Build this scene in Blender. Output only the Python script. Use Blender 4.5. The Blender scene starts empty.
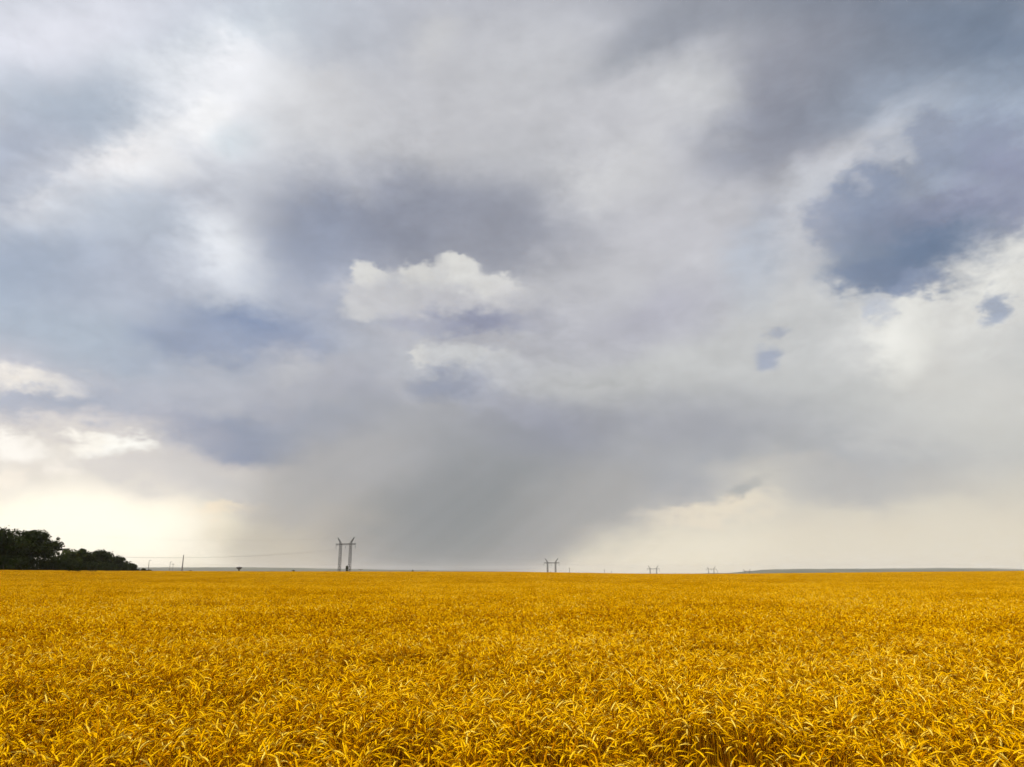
import bpy, bmesh, math, random
import numpy as np
from mathutils import Vector, Matrix

# ------------------------------------------------------------------ scene, camera, light
sc = bpy.context.scene
COL = sc.collection
R = math.radians
F = 739.0                                   # focal length in pixels of a 1024 px wide picture
EYE = 1.75
PITCH = math.atan(188.8 / F)

cam_d = bpy.data.cameras.new("camera")
cam = bpy.data.objects.new("camera", cam_d)
COL.objects.link(cam)
cam_d.sensor_width = 36.0
cam_d.lens = F / 1024 * 36.0
cam_d.clip_start = 0.05
cam_d.clip_end = 40000
cam.location = (0, 0, EYE)
cam.rotation_euler = (math.pi / 2 + PITCH, 0, 0)
sc.camera = cam

sc.view_settings.view_transform = 'Standard'
sc.view_settings.look = 'None'
sc.view_settings.exposure = 1.0
sc.view_settings.gamma = 1.0
sc.view_settings.use_curve_mapping = False
sc.render.engine = 'CYCLES'
sc.cycles.use_adaptive_sampling = True
sc.cycles.adaptive_threshold = 0.02
sc.cycles.adaptive_min_samples = 8
sc.cycles.use_denoising = True
sc.cycles.max_bounces = 5
sc.cycles.diffuse_bounces = 2
sc.cycles.glossy_bounces = 1
sc.cycles.transmission_bounces = 2
sc.cycles.volume_bounces = 1
sc.cycles.transparent_max_bounces = 4

SUN_AZ, SUN_EL = R(-128), R(48)
sun_d = bpy.data.lights.new("sun", 'SUN')
sun_d.energy = 1.5
sun_d.angle = R(12)
sun_d.color = (1.0, 0.93, 0.82)
sun = bpy.data.objects.new("sun", sun_d)
COL.objects.link(sun)
sun.rotation_euler = (math.pi / 2 - SUN_EL, 0, math.pi - SUN_AZ)
sun.location = (-200, 100, 200)


def lin(c):
    out = []
    for v in c:
        v = v / 255.0
        out.append(v / 12.92 if v <= 0.04045 else ((v + 0.055) / 1.055) ** 2.4)
    return (*out, 1.0)


def ray(px, py):
    """world direction of a picture position, used only to lay things out"""
    a = (px - 512) / F
    b = (383.5 - py) / F
    cp, sp = math.cos(PITCH), math.sin(PITCH)
    return Vector((a, cp - sp * b, sp + cp * b))


def at(px, py, Y):
    d = ray(px, py)
    return Vector((0, 0, EYE)) + d * (Y / d.y)


def azel(px, py):
    d = ray(px, py).normalized()
    return np.array([math.atan2(d.x, d.y), math.asin(d.z)])


# ------------------------------------------------------------------ sky: storm clouds over a Nishita sky
world = bpy.data.worlds.new("World")
sc.world = world
world.use_nodes = True
NT = world.node_tree
NT.nodes.clear()


def N(t, **kw):
    n = NT.nodes.new(t)
    for k, v in kw.items():
        setattr(n, k, v)
    return n


def L(a, b):
    NT.links.new(a, b)


def math_(op, a, b=None, c=None, clamp=False):
    n = N('ShaderNodeMath', operation=op, use_clamp=clamp)
    for i, v in enumerate((a, b, c)):
        if v is None:
            continue
        if isinstance(v, (int, float)):
            n.inputs[i].default_value = v
        else:
            L(v, n.inputs[i])
    return n.outputs[0]


def vmath(op, a, b=None, scale=None):
    n = N('ShaderNodeVectorMath', operation=op)
    for i, v in enumerate((a, b)):
        if v is None:
            continue
        if isinstance(v, tuple):
            n.inputs[i].default_value = v
        else:
            L(v, n.inputs[i])
    if scale is not None:
        n.inputs['Scale'].default_value = scale
    return n.outputs['Value'] if op == 'LENGTH' else n.outputs['Vector']


def noise(vec, scale, detail, rough, dist=0.0):
    n = N('ShaderNodeTexNoise')
    n.inputs['Scale'].default_value = scale
    n.inputs['Detail'].default_value = detail
    n.inputs['Roughness'].default_value = rough
    n.inputs['Distortion'].default_value = dist
    L(vec, n.inputs['Vector'])
    return n


def smooth(v, a, b, lo=0.0, hi=1.0):
    n = N('ShaderNodeMapRange', interpolation_type='SMOOTHSTEP')
    n.inputs['From Min'].default_value = a
    n.inputs['From Max'].default_value = b
    n.inputs['To Min'].default_value = lo
    n.inputs['To Max'].default_value = hi
    L(v, n.inputs['Value'])
    return n.outputs[0]


def mix(f, a, b):
    n = N('ShaderNodeMix', data_type='RGBA')
    if isinstance(f, (int, float)):
        n.inputs[0].default_value = f
    else:
        L(f, n.inputs[0])
    for i, v in ((6, a), (7, b)):
        if isinstance(v, tuple):
            n.inputs[i].default_value = v
        else:
            L(v, n.inputs[i])
    return n.outputs[2]


tc = N('ShaderNodeTexCoord')
DIR = tc.outputs['Generated']
sep = N('ShaderNodeSeparateXYZ')
L(DIR, sep.inputs[0])
AZ = math_('ARCTAN2', sep.outputs[0], sep.outputs[1])
EL = math_('ARCSINE', sep.outputs[2])
comb = N('ShaderNodeCombineXYZ')
L(AZ, comb.inputs[0])
L(EL, comb.inputs[1])
P0 = comb.outputs[0]
DV = vmath('MULTIPLY', DIR, (1.0, 1.0, 1.7))
nA = noise(DV, 3.2, 4, 0.5)
nB = noise(DV, 11.0, 7, 0.6)
nC = noise(DV, 38.0, 6, 0.62)
wA = vmath('SCALE', vmath('SUBTRACT', nA.outputs['Color'], (0.5, 0.5, 0.5)), scale=0.16)
wB = vmath('SCALE', vmath('SUBTRACT', nB.outputs['Color'], (0.5, 0.5, 0.5)), scale=0.09)
wC = vmath('SCALE', vmath('SUBTRACT', nC.outputs['Color'], (0.5, 0.5, 0.5)), scale=0.035)
wB2 = vmath('SCALE', wB, scale=0.5)
P_SOFT = vmath('ADD', vmath('ADD', P0, wA), wB2)      # slow drifting edges
P_MID = vmath('ADD', vmath('ADD', P0, wB), wC)        # ragged cloud edges
P_RAG = vmath('ADD', vmath('ADD', P0, vmath('SCALE', wB, scale=0.7)), vmath('SCALE', wC, scale=1.5))   # torn scud edges
P_FINE = vmath('ADD', vmath('ADD', P0, vmath('SCALE', wB, scale=0.22)), wC)   # crisp cumulus edges
COORD = {'s': P_SOFT, 'm': P_MID, 'f': P_FINE, 'r': P_RAG, '0': P0}

# backdrop: colour by height above the horizon, left half and right half of the storm
def ramp(stops):
    n = N('ShaderNodeValToRGB')
    cr = n.color_ramp
    while len(cr.elements) > 1:
        cr.elements.remove(cr.elements[-1])
    lo, hi = -0.02, 0.75
    first = True
    for py, c in stops:
        e = (azel(512, py)[1] - lo) / (hi - lo) if py is not None else 1.0
        e = min(max(e, 0), 1)
        if first:
            el = cr.elements[0]
            el.position = e
            first = False
        else:
            el = cr.elements.new(e)
        el.color = lin(c)
    m = N('ShaderNodeMapRange')
    m.inputs['From Min'].default_value = lo
    m.inputs['From Max'].default_value = hi
    L(EL, m.inputs['Value'])
    L(m.outputs[0], n.inputs[0])
    return n.outputs['Color']


left_c = ramp([(574, (250, 240, 212)), (530, (252, 243, 222)), (498, (235, 226, 212)), (470, (200, 195, 194)), (420, (205, 202, 206)),
               (360, (180, 184, 196)), (290, (178, 184, 198)), (200, (200, 203, 211)), (100, (193, 198, 208)), (0, (202, 206, 217))])
right_c = ramp([(574, (226, 217, 195)), (535, (216, 207, 190)), (505, (206, 201, 190)), (470, (190, 190, 188)), (400, (192, 193, 192)),
                (330, (194, 195, 196)), (250, (194, 194, 198)), (150, (192, 193, 197)), (0, (180, 182, 190))])
az_mix = smooth(AZ, azel(190, 300)[0], azel(520, 300)[0])
SKY = mix(az_mix, left_c, right_c)

BL = []       # (cx, cy, rx, ry, rot deg clockwise in the picture, colour, softness, opacity, edge kind)


def b(cx, cy, rx, ry, rot, col, s=1.0, a=0.8, k='s'):
    BL.append((cx, cy, rx, ry, rot, col, s, a, k))


# upper left: pale, lilac and blue-grey drifts
b(40, 25, 110, 52, -10, (228, 229, 238), 1, .9)
b(150, 60, 60, 26, 10, (208, 213, 220), 1, .7)
b(90, 108, 88, 36, 12, (170, 181, 195), 1, .85)
b(25, 155, 60, 32, -20, (172, 180, 196), 1, .8)
b(250, 25, 70, 30, 0, (200, 208, 216), 1, .7)
b(340, 45, 55, 40, 20, (178, 183, 193), 1, .8)
b(432, 45, 22, 24, 20, (210, 210, 211), 1, .7, 'm')
b(285, 95, 70, 36, 20, (228, 229, 232), 1, .9, 'm')
b(240, 62, 22, 16, -20, (236, 236, 239), 1, .8, 'r')
b(330, 75, 20, 14, 0, (216, 215, 216), 1, .5, 'r')
b(215, 105, 66, 48, -35, (238, 239, 243), 1, .95, 'm')
b(208, 118, 24, 16, -30, (250, 250, 251), 1, .95, 'r')
b(130, 170, 90, 24, -32, (235, 235, 237), 1, .95, 'm')
b(125, 158, 26, 8, -30, (238, 236, 237), 1, .7, 'r')
b(60, 205, 22, 8, 10, (232, 229, 230), 1, .7, 'r')
b(55, 205, 55, 20, -18, (222, 221, 225), 1, .8, 'm')
b(330, 130, 60, 40, 30, (208, 208, 210), 1, .7)
b(235, 150, 20, 16, 0, (200, 211, 218), 1, .6)
b(120, 245, 90, 26, 5, (186, 194, 206), 1, .8)
b(20, 285, 80, 34, 8, (160, 173, 192), 1, .85)
b(234, 250, 40, 58, 12, (236, 238, 242), 1, .95, 'm')
b(200, 285, 30, 20, 0, (208, 212, 222), 1, .6)
b(450, 120, 130, 80, 0, (190, 190, 194), 1, .8)
b(530, 60, 70, 60, 0, (196, 197, 201), 1, .6)
# dark wedge behind the cumulus
b(400, 232, 150, 36, 4, (142, 147, 162), .75, .95)
b(310, 245, 50, 40, 10, (148, 156, 174), .8, .8, 'm')
b(500, 255, 70, 34, 12, (146, 149, 160), .9, .85)
b(540, 200, 60, 30, 20, (176, 177, 182), 1, .6)
# upper right dark sweep
b(850, 20, 210, 52, 6, (128, 135, 148), .8, .95)
b(690, 15, 80, 28, -30, (150, 154, 163), .9, .85)
b(630, 60, 60, 14, -28, (160, 164, 172), .9, .8)
b(990, 50, 110, 52, -10, (116, 132, 154), .9, .9)
b(800, 110, 95, 52, -22, (140, 143, 155), .8, .95)
b(735, 150, 50, 28, -20, (152, 156, 168), 1, .8)
b(900, 85, 90, 34, -18, (136, 144, 158), .9, .85)
b(695, 92, 40, 32, 18, (204, 205, 207), .9, .85, 'm')
b(705, 30, 90, 22, -12, (148, 152, 162), .9, .75)
b(660, 120, 50, 40, 0, (202, 202, 206), 1, .7, 'm')
b(610, 180, 46, 26, -25, (212, 212, 213), .9, .75, 'm')
b(590, 130, 40, 40, 0, (194, 194, 199), 1, .6)
b(985, 92, 100, 24, -14, (160, 172, 189), .9, .65)
b(835, 172, 80, 17, -28, (201, 203, 209), .9, .75)
b(930, 112, 40, 10, -24, (186, 192, 203), 1, .5)
# body of the cloud right of the cumulus
b(680, 250, 90, 60, 0, (190, 190, 196), 1, .7)
b(650, 322, 85, 26, -12, (172, 172, 184), .9, .75)
b(570, 300, 36, 34, 0, (186, 186, 191), 1, .7, 'm')
b(757, 262, 26, 44, 12, (178, 185, 197), .8, .8, 'm')
b(768, 212, 18, 14, 0, (176, 179, 190), .8, .6, 'm')
b(800, 215, 24, 40, 10, (196, 199, 206), 1, .6, 'm')
b(850, 340, 120, 60, 0, (198, 199, 199), 1, .8)
# bright right side
b(955, 315, 90, 46, -30, (220, 219, 215), 1, .85, 'm')
b(1010, 265, 50, 34, -30, (228, 227, 222), .9, .85, 'm')
b(900, 405, 36, 60, 30, (211, 209, 204), 1, .7, 'm')
b(830, 420, 90, 40, 0, (190, 191, 189), 1, .7)
b(905, 345, 20, 34, 25, (230, 229, 223), .9, .8, 'm')
b(990, 400, 70, 50, 0, (210, 208, 202), 1, .6)
b(1000, 440, 40, 22, 0, (198, 197, 192), .9, .6, 'm')
b(780, 405, 90, 34, 10, (188, 189, 189), 1, .6)
# the blue cloud on the right
b(985, 135, 75, 36, -14, (164, 176, 194), .8, .85, 'm')
b(925, 200, 100, 58, -10, (148, 156, 172), .45, .95, 'r')
b(970, 155, 56, 42, -15, (150, 159, 178), .4, .9, 'r')
b(1010, 185, 60, 46, -20, (146, 152, 173), .4, .9, 'r')
b(864, 196, 32, 36, 10, (144, 154, 174), .3, .9, 'r')
b(832, 224, 32, 20, 20, (154, 161, 178), .4, .85, 'r')
b(935, 132, 22, 20, -20, (152, 160, 177), .4, .85, 'r')
b(905, 250, 80, 38, -8, (126, 138, 158), .6, .95, 'r')
b(925, 252, 44, 24, -35, (110, 126, 151), .85, .85, 'r')
b(880, 276, 44, 15, 4, (120, 133, 156), .5, .85, 'r')
b(915, 288, 26, 12, -8, (134, 146, 170), .5, .7, 'r')
b(960, 184, 44, 10, 8, (166, 175, 190), .9, .65, 'r')
b(945, 205, 70, 16, -20, (146, 150, 172), 1, .6, 'r')
b(905, 150, 12, 9, -20, (190, 193, 200), .8, .6, 'r')
b(858, 180, 12, 10, 0, (186, 189, 198), .8, .5, 'r')
b(882, 310, 16, 9, 30, (178, 184, 196), .8, .7, 'r')
b(994, 306, 16, 14, -20, (160, 169, 186), .55, .9, 'm')
b(768, 360, 12, 10, 0, (160, 167, 183), .6, .9, 'f')
b(776, 334, 11, 5, 0, (170, 175, 187), .7, .85, 'f')
# left-middle mass
b(250, 350, 150, 60, 6, (170, 177, 190), .9, .8)
b(90, 335, 110, 28, 12, (174, 185, 198), 1, .8)
b(238, 334, 84, 27, 4, (132, 146, 173), .55, .95, 'f')
b(300, 350, 40, 16, 10, (150, 158, 178), .8, .7, 'f')
b(200, 348, 46, 14, 10, (142, 154, 178), .8, .8, 'r')
b(200, 350, 60, 16, 4, (156, 165, 184), 1, .7)
b(330, 300, 50, 30, 0, (164, 170, 187), 1, .6)
b(120, 310, 70, 16, 14, (184, 190, 202), 1, .5)
b(80, 398, 110, 17, -3, (170, 177, 192), .8, .85, 'm')
b(22, 378, 48, 12, 6, (238, 232, 224), .9, .9, 'm')
b(190, 392, 70, 20, 0, (186, 189, 199), 1, .85)
b(320, 366, 60, 14, -6, (186, 187, 194), 1, .7, 'm')
b(320, 385, 60, 18, 0, (170, 172, 184), 1, .7)
b(300, 375, 24, 10, -20, (192, 193, 197), .9, .7, 'm')
b(385, 395, 46, 15, 6, (156, 160, 176), .9, .8, 'm')
b(255, 430, 100, 27, 2, (158, 164, 181), .6, .9, 'f')
b(300, 392, 50, 10, -16, (178, 180, 190), .9, .7, 'r')
b(290, 420, 26, 8, 10, (174, 176, 188), .9, .6, 'r')
b(225, 405, 30, 9, -20, (184, 186, 194), 1, .6, 'r')
b(255, 444, 66, 20, 8, (136, 147, 171), .45, .9, 'f')
b(330, 425, 60, 20, -14, (148, 156, 174), .9, .8, 'm')
b(200, 432, 40, 15, 18, (160, 164, 180), .6, .7, 'f')
# low bright gaps on the left
b(45, 455, 115, 24, -3, (236, 229, 219), 1, .9, 'm')
b(115, 447, 26, 9, -6, (255, 253, 246), .9, .95, 'r')
b(85, 443, 20, 7, 0, (253, 248, 238), .9, .9, 'r')
b(12, 452, 24, 12, 0, (255, 250, 242), .9, .9, 'r')
b(66, 470, 18, 8, 10, (254, 246, 234), .9, .85, 'r')
b(8, 484, 16, 8, 0, (253, 243, 228), .9, .8, 'r')
b(160, 476, 80, 15, 6, (214, 209, 205), .9, .85, 'm')
b(60, 492, 110, 9, 0, (226, 220, 212), .9, .7, 'm')
b(240, 484, 60, 13, 6, (203, 200, 198), .9, .7)
b(230, 507, 36, 5, -3, (250, 232, 206), .9, .8, 'm')
b(300, 512, 30, 8, -6, (226, 212, 192), .9, .6, 'm')
b(90, 540, 165, 28, 0, (264, 256, 238), .85, 1.0)
b(245, 528, 22, 30, 16, (248, 234, 206), .9, .6)
# rain curtain
b(470, 440, 200, 60, 6, (168, 169, 173), .9, .8)
b(620, 452, 190, 38, 3, (158, 160, 168), .8, .9)
b(760, 466, 150, 26, 3, (168, 170, 174), .6, .85, 'm')
b(830, 480, 110, 20, 5, (186, 184, 181), .7, .7, 'm')
b(900, 545, 170, 24, 0, (220, 213, 197), .9, .7)
b(540, 440, 46, 26, 0, (148, 151, 166), 1, .7)
b(430, 500, 130, 56, -8, (150, 152, 155), .85, .9)
b(400, 545, 130, 50, -6, (148, 149, 149), .8, .85)
b(325, 520, 52, 60, 16, (178, 172, 164), .9, .75)
b(290, 548, 34, 50, 24, (198, 189, 172), .8, .75)
b(345, 470, 60, 22, -12, (170, 170, 172), 1, .7)
b(470, 520, 80, 50, -24, (141, 144, 146), .8, .85)
b(455, 558, 80, 30, -20, (142, 144, 143), 1, .75)
b(545, 530, 76, 36, -40, (156, 156, 156), .95, .85)
b(605, 508, 66, 28, -36, (168, 167, 166), .95, .8)
b(690, 537, 90, 36, -24, (231, 223, 204), 1, .85)
b(715, 508, 55, 9, -3, (228, 217, 198), .7, .85, 'm')
b(745, 488, 18, 6, -30, (164, 166, 166), .8, .7, 'f')
b(700, 560, 60, 14, 0, (232, 223, 200), .9, .7)
# flat veil between the two cumulus heads
b(470, 350, 90, 40, 0, (170, 171, 180), 1, .6)
# upper cumulus: head, then its grey base
CW = (214, 213, 210)
b(372, 290, 30, 22, 0, (208, 208, 209), .3, .9, 'f')
b(360, 270, 13, 13, 0, CW, .28, .9, 'f')
b(376, 276, 14, 9, 20, CW, .3, .85, 'f')
b(356, 300, 20, 14, 0, (206, 206, 207), .4, .85, 'f')
b(412, 274, 22, 17, 0, CW, .25, .95, 'f')
b(432, 284, 14, 10, 0, (196, 197, 200), .8, .6, 'f')
b(392, 290, 34, 17, 0, (204, 204, 205), .5, .85, 'f')
b(386, 280, 10, 9, 0, (190, 192, 197), .9, .6, 'f')
b(452, 268, 26, 19, 0, (216, 215, 212), .25, .95, 'f')
b(440, 290, 40, 16, 0, (208, 208, 207), .5, .8, 'f')
b(470, 282, 9, 12, 20, (198, 198, 200), .9, .6, 'f')
b(490, 280, 27, 14, 8, (211, 210, 208), .3, .9, 'f')
b(508, 290, 22, 12, 14, (206, 205, 205), .4, .8, 'f')
b(530, 296, 26, 17, 10, (192, 192, 195), .5, .85, 'f')
b(452, 256, 10, 9, 0, CW, .3, .95, 'f')
b(352, 292, 12, 10, 0, (200, 200, 202), .4, .85, 'f')
b(470, 298, 36, 9, 6, (200, 199, 201), .8, .7, 'f')
b(425, 300, 22, 10, -20, (194, 194, 198), .9, .6, 'f')
b(385, 270, 8, 8, 0, (190, 191, 195), .8, .5, 'f')
b(432, 272, 7, 12, 20, (196, 196, 198), .9, .6, 'f')
b(452, 305, 100, 12, 3, (190, 190, 195), .9, .8, 'm')
b(484, 322, 54, 13, 0, (144, 148, 168), .8, .9, 'm')
b(545, 318, 30, 20, 10, (172, 173, 181), 1, .7, 'm')
b(460, 345, 70, 8, 4, (170, 170, 177), 1, .6, 'm')
b(408, 318, 22, 9, 0, (168, 170, 184), 1, .7, 'm')
b(395, 335, 40, 9, 14, (182, 183, 190), 1, .6, 'm')
# lower cumulus
b(465, 366, 58, 18, 8, (187, 189, 193), .5, .85, 'f')
b(422, 355, 10, 9, 0, (206, 205, 202), .35, .9, 'f')
b(436, 358, 14, 7, 10, (193, 194, 196), .6, .8, 'f')
b(470, 354, 46, 8, 8, (198, 199, 200), .5, .85, 'f')
b(500, 372, 18, 14, 30, (186, 187, 191), .6, .7, 'f')
b(452, 386, 38, 14, 0, (148, 154, 170), .8, .9, 'm')
b(500, 395, 36, 13, 20, (168, 170, 180), 1, .6, 'm')
b(402, 392, 18, 5, 40, (184, 185, 190), 1, .5, 'f')

for cx, cy, rx, ry, rot, col, s, a, k in BL:
    if k == 'f' and 340 < cx < 560 and 250 < cy < 330:      # the upper cumulus as a whole
        cx, cy = cx + 5, cy + 6
    c0 = azel(cx, cy)
    J = np.column_stack([(azel(cx + 2, cy) - azel(cx - 2, cy)) / 4, (azel(cx, cy + 2) - azel(cx, cy - 2)) / 4])
    t = R(rot)
    Rm = np.array([[math.cos(t), math.sin(t)], [-math.sin(t), math.cos(t)]])
    M = np.diag([1 / rx, 1 / ry]) @ Rm @ np.linalg.inv(J)
    U, S, Vt = np.linalg.svd(M)
    ang = math.atan2(Vt[0, 1], Vt[0, 0])
    mp = N('ShaderNodeMapping', vector_type='TEXTURE')
    mp.inputs['Location'].default_value = (c0[0], c0[1], 0)
    mp.inputs['Rotation'].default_value = (0, 0, ang)
    mp.inputs['Scale'].default_value = (1 / S[0], 1 / S[1], 1e3)
    chain = N('ShaderNodeVectorMath', operation='MULTIPLY_ADD')    # keeps the layers evaluated one after another
    L(SKY, chain.inputs[0])
    chain.inputs[1].default_value = (1e-9, 1e-9, 1e-9)
    L(COORD[k], chain.inputs[2])
    L(chain.outputs[0], mp.inputs['Vector'])
    f = smooth(vmath('LENGTH', mp.outputs[0]), 1 - s, 1 + s, a, 0.0)
    SKY = mix(f, SKY, lin(col))

# faint billows inside the cloud, gone near the horizon
bill = math_('ADD', math_('MULTIPLY', math_('SUBTRACT', nB.outputs['Fac'], 0.5), 0.38),
             math_('MULTIPLY', math_('SUBTRACT', nC.outputs['Fac'], 0.5), 0.16))
# creased billows where the cloud is lumpy
nD = noise(vmath('ADD', DV, vmath('SCALE', wB, scale=0.6)), 13.0, 6, 0.55)
crease = math_('ABSOLUTE', math_('MULTIPLY_ADD', nD.outputs['Fac'], 2.0, -1.0))
lump = smooth(nA.outputs['Fac'], 0.40, 0.62)
bill = math_('ADD', bill, math_('MULTIPLY', math_('MULTIPLY', math_('SUBTRACT', crease, 0.2), lump), 0.30))
bill = math_('MULTIPLY_ADD', bill, smooth(EL, 0.03, 0.30), 1.0)
# slanting shafts in the falling rain
cu = N('ShaderNodeCombineXYZ')
L(math_('MULTIPLY_ADD', EL, -1.25, AZ), cu.inputs[0])
L(math_('MULTIPLY', EL, 0.10), cu.inputs[1])
nS = noise(cu.outputs[0], 22.0, 4, 0.6)
low = smooth(EL, 0.22, 0.02)
wide = math_('MULTIPLY', smooth(AZ, -0.36, -0.24), smooth(AZ, 0.30, 0.12))
shaft = math_('MULTIPLY', math_('MULTIPLY', low, wide), math_('SUBTRACT', nS.outputs['Fac'], 0.5))
bill = math_('MULTIPLY_ADD', shaft, 0.27, bill)
SKY = vmath('MULTIPLY', SKY, bill)
gm = N('ShaderNodeGamma')                     # a little more contrast between lit and shaded cloud
L(SKY, gm.inputs['Color'])
gm.inputs['Gamma'].default_value = 1.05
SKY = vmath('MULTIPLY', gm.outputs[0], (1.065, 1.068, 1.068))
# overhead and behind the viewer unseen cloud is thinned and brightened to light wheat
back = smooth(sep.outputs[1], 0.45, -0.25)
high = smooth(EL, 0.85, 1.25)
openness = math_('MAXIMUM', back, high)
SKY = mix(back, mix(high, SKY, (1.5, 1.5, 1.52, 1.0)), (0.85, 0.86, 0.9, 1.0))

nish = N('ShaderNodeTexSky', sky_type='NISHITA')
nish.sun_disc = False
nish.sun_elevation = SUN_EL
nish.sun_rotation = SUN_AZ
bg1 = N('ShaderNodeBackground')
bg1.inputs['Strength'].default_value = 0.1
L(nish.outputs[0], bg1.inputs['Color'])
bg2 = N('ShaderNodeBackground')
bg2.inputs['Strength'].default_value = 0.5          # 2 ** -exposure
L(SKY, bg2.inputs['Color'])
ms = N('ShaderNodeMixShader')
L(math_('MULTIPLY_ADD', openness, -0.35, 0.99), ms.inputs[0])
L(bg1.outputs[0], ms.inputs[1])
L(bg2.outputs[0], ms.inputs[2])
out = N('ShaderNodeOutputWorld')
L(ms.outputs[0], out.inputs['Surface'])
world.cycles.sampling_method = 'NONE'



# ------------------------------------------------------------------ materials
def material(name, base, rough=0.7, spec=0.3):
    m = bpy.data.materials.new(name)
    m.use_nodes = True
    p = m.node_tree.nodes['Principled BSDF']
    p.inputs['Base Color'].default_value = (*base, 1)
    p.inputs['Roughness'].default_value = rough
    p.inputs['Specular IOR Level'].default_value = spec
    return m, m.node_tree, p


def noisy(name, c1, c2, scale, rough=0.8, spec=0.2, detail=6):
    m, nt, p = material(name, c1, rough, spec)
    t = nt.nodes.new('ShaderNodeTexCoord')
    n = nt.nodes.new('ShaderNodeTexNoise')
    n.inputs['Scale'].default_value = scale
    n.inputs['Detail'].default_value = detail
    nt.links.new(t.outputs['Object'], n.inputs['Vector'])
    cr = nt.nodes.new('ShaderNodeValToRGB')
    cr.color_ramp.elements[0].position = 0.35
    cr.color_ramp.elements[0].color = (*c1, 1)
    cr.color_ramp.elements[1].position = 0.65
    cr.color_ramp.elements[1].color = (*c2, 1)
    nt.links.new(n.outputs['Fac'], cr.inputs['Fac'])
    nt.links.new(cr.outputs['Color'], p.inputs['Base Color'])
    return m


def wheat_material():
    m, nt, p = material("ripe_wheat", (0.6, 0.34, 0.02), 0.8, 0.0)
    at_ = nt.nodes.new('ShaderNodeAttribute')
    at_.attribute_name = 'tone'
    oi = nt.nodes.new('ShaderNodeObjectInfo')
    geo = nt.nodes.new('ShaderNodeNewGeometry')
    n = nt.nodes.new('ShaderNodeTexNoise')
    n.inputs['Scale'].default_value = 0.13
    n.inputs['Detail'].default_value = 3
    nt.links.new(geo.outputs['Position'], n.inputs['Vector'])

    def mth(op, a, b_):
        x = nt.nodes.new('ShaderNodeMath')
        x.operation = op
        for i, v in enumerate((a, b_)):
            if isinstance(v, (int, float)):
                x.inputs[i].default_value = v
            else:
                nt.links.new(v, x.inputs[i])
        return x.outputs[0]
    v = mth('ADD', at_.outputs['Fac'], mth('MULTIPLY', mth('SUBTRACT', oi.outputs['Random'], 0.5), 0.16))
    v = mth('ADD', v, mth('MULTIPLY', mth('SUBTRACT', n.outputs['Fac'], 0.5), 0.5))
    cr = nt.nodes.new('ShaderNodeValToRGB')
    els = cr.color_ramp.elements
    els[0].position = 0.0
    els[0].color = (0.17, 0.054, 0.001, 1)  # dark end takes the brown of shadow between the ears
    els[1].position = 1.0
    els[1].color = (0.95, 0.70, 0.11, 1)  # pale end puts highlights on the ears into the colour
    for pos, c in ((0.3, (0.46, 0.175, 0.0005, 1)), (0.55, (0.79, 0.415, 0.0005, 1)), (0.8, (0.91, 0.54, 0.006, 1))):
        e = els.new(pos)
        e.color = c
    nt.links.new(v, cr.inputs['Fac'])
    nt.links.new(cr.outputs['Color'], p.inputs['Base Color'])
    return m


M_WHEAT = wheat_material()
M_SOIL = noisy("field_soil", (0.14, 0.07, 0.018), (0.24, 0.13, 0.03), 0.8)
M_HILL = noisy("hill_green", (0.045, 0.06, 0.03), (0.085, 0.09, 0.045), 0.004)
M_LEAF = noisy("dark_foliage", (0.012, 0.018, 0.004), (0.028, 0.037, 0.008), 0.5, 0.8, 0.05)
M_LEAF2 = noisy("olive_foliage", (0.026, 0.036, 0.008), (0.055, 0.066, 0.014), 0.5, 0.8, 0.05)
M_BARK = noisy("bark", (0.045, 0.035, 0.025), (0.09, 0.07, 0.05), 3.0)
M_STEEL = noisy("weathered_steel", (0.055, 0.055, 0.052), (0.09, 0.09, 0.085), 0.6, 0.55, 0.4)
M_CABLE = noisy("cable_metal", (0.10, 0.10, 0.10), (0.13, 0.13, 0.13), 0.05, 0.5, 0.4)
M_GLASS = noisy("insulator_glass", (0.10, 0.12, 0.11), (0.14, 0.16, 0.15), 2.0, 0.3, 0.5)
M_CONC = noisy("weathered_concrete", (0.16, 0.15, 0.135), (0.25, 0.24, 0.22), 0.9)
M_WOOD = noisy("tarred_wood", (0.06, 0.048, 0.036), (0.10, 0.08, 0.06), 1.5)
M_TANK = noisy("dark_painted_steel", (0.05, 0.05, 0.05), (0.08, 0.078, 0.072), 0.7, 0.6, 0.3)


# ------------------------------------------------------------------ helpers for objects
def mesh_obj(name, verts, faces, mat, parent=None, loc=None):
    me = bpy.data.meshes.new(name)
    me.from_pydata([tuple(v) for v in verts], [], faces)
    me.materials.append(mat)
    me.update()
    o = bpy.data.objects.new(name, me)
    COL.objects.link(o)
    if parent is not None:
        o.parent = parent
    if loc is not None:
        o.location = loc
    return o


def thing(name, label, cat, loc=(0, 0, 0), rz=0.0, group=None):
    o = bpy.data.objects.new(name, None)
    o.empty_display_size = 0.5
    COL.objects.link(o)
    o.location = loc
    o.rotation_euler = (0, 0, rz)
    return tag(o, label, cat, group)


def tag(o, label, cat, group=None):
    o['label'] = label
    o['category'] = cat
    if group:
        o['group'] = group
    return o


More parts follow.
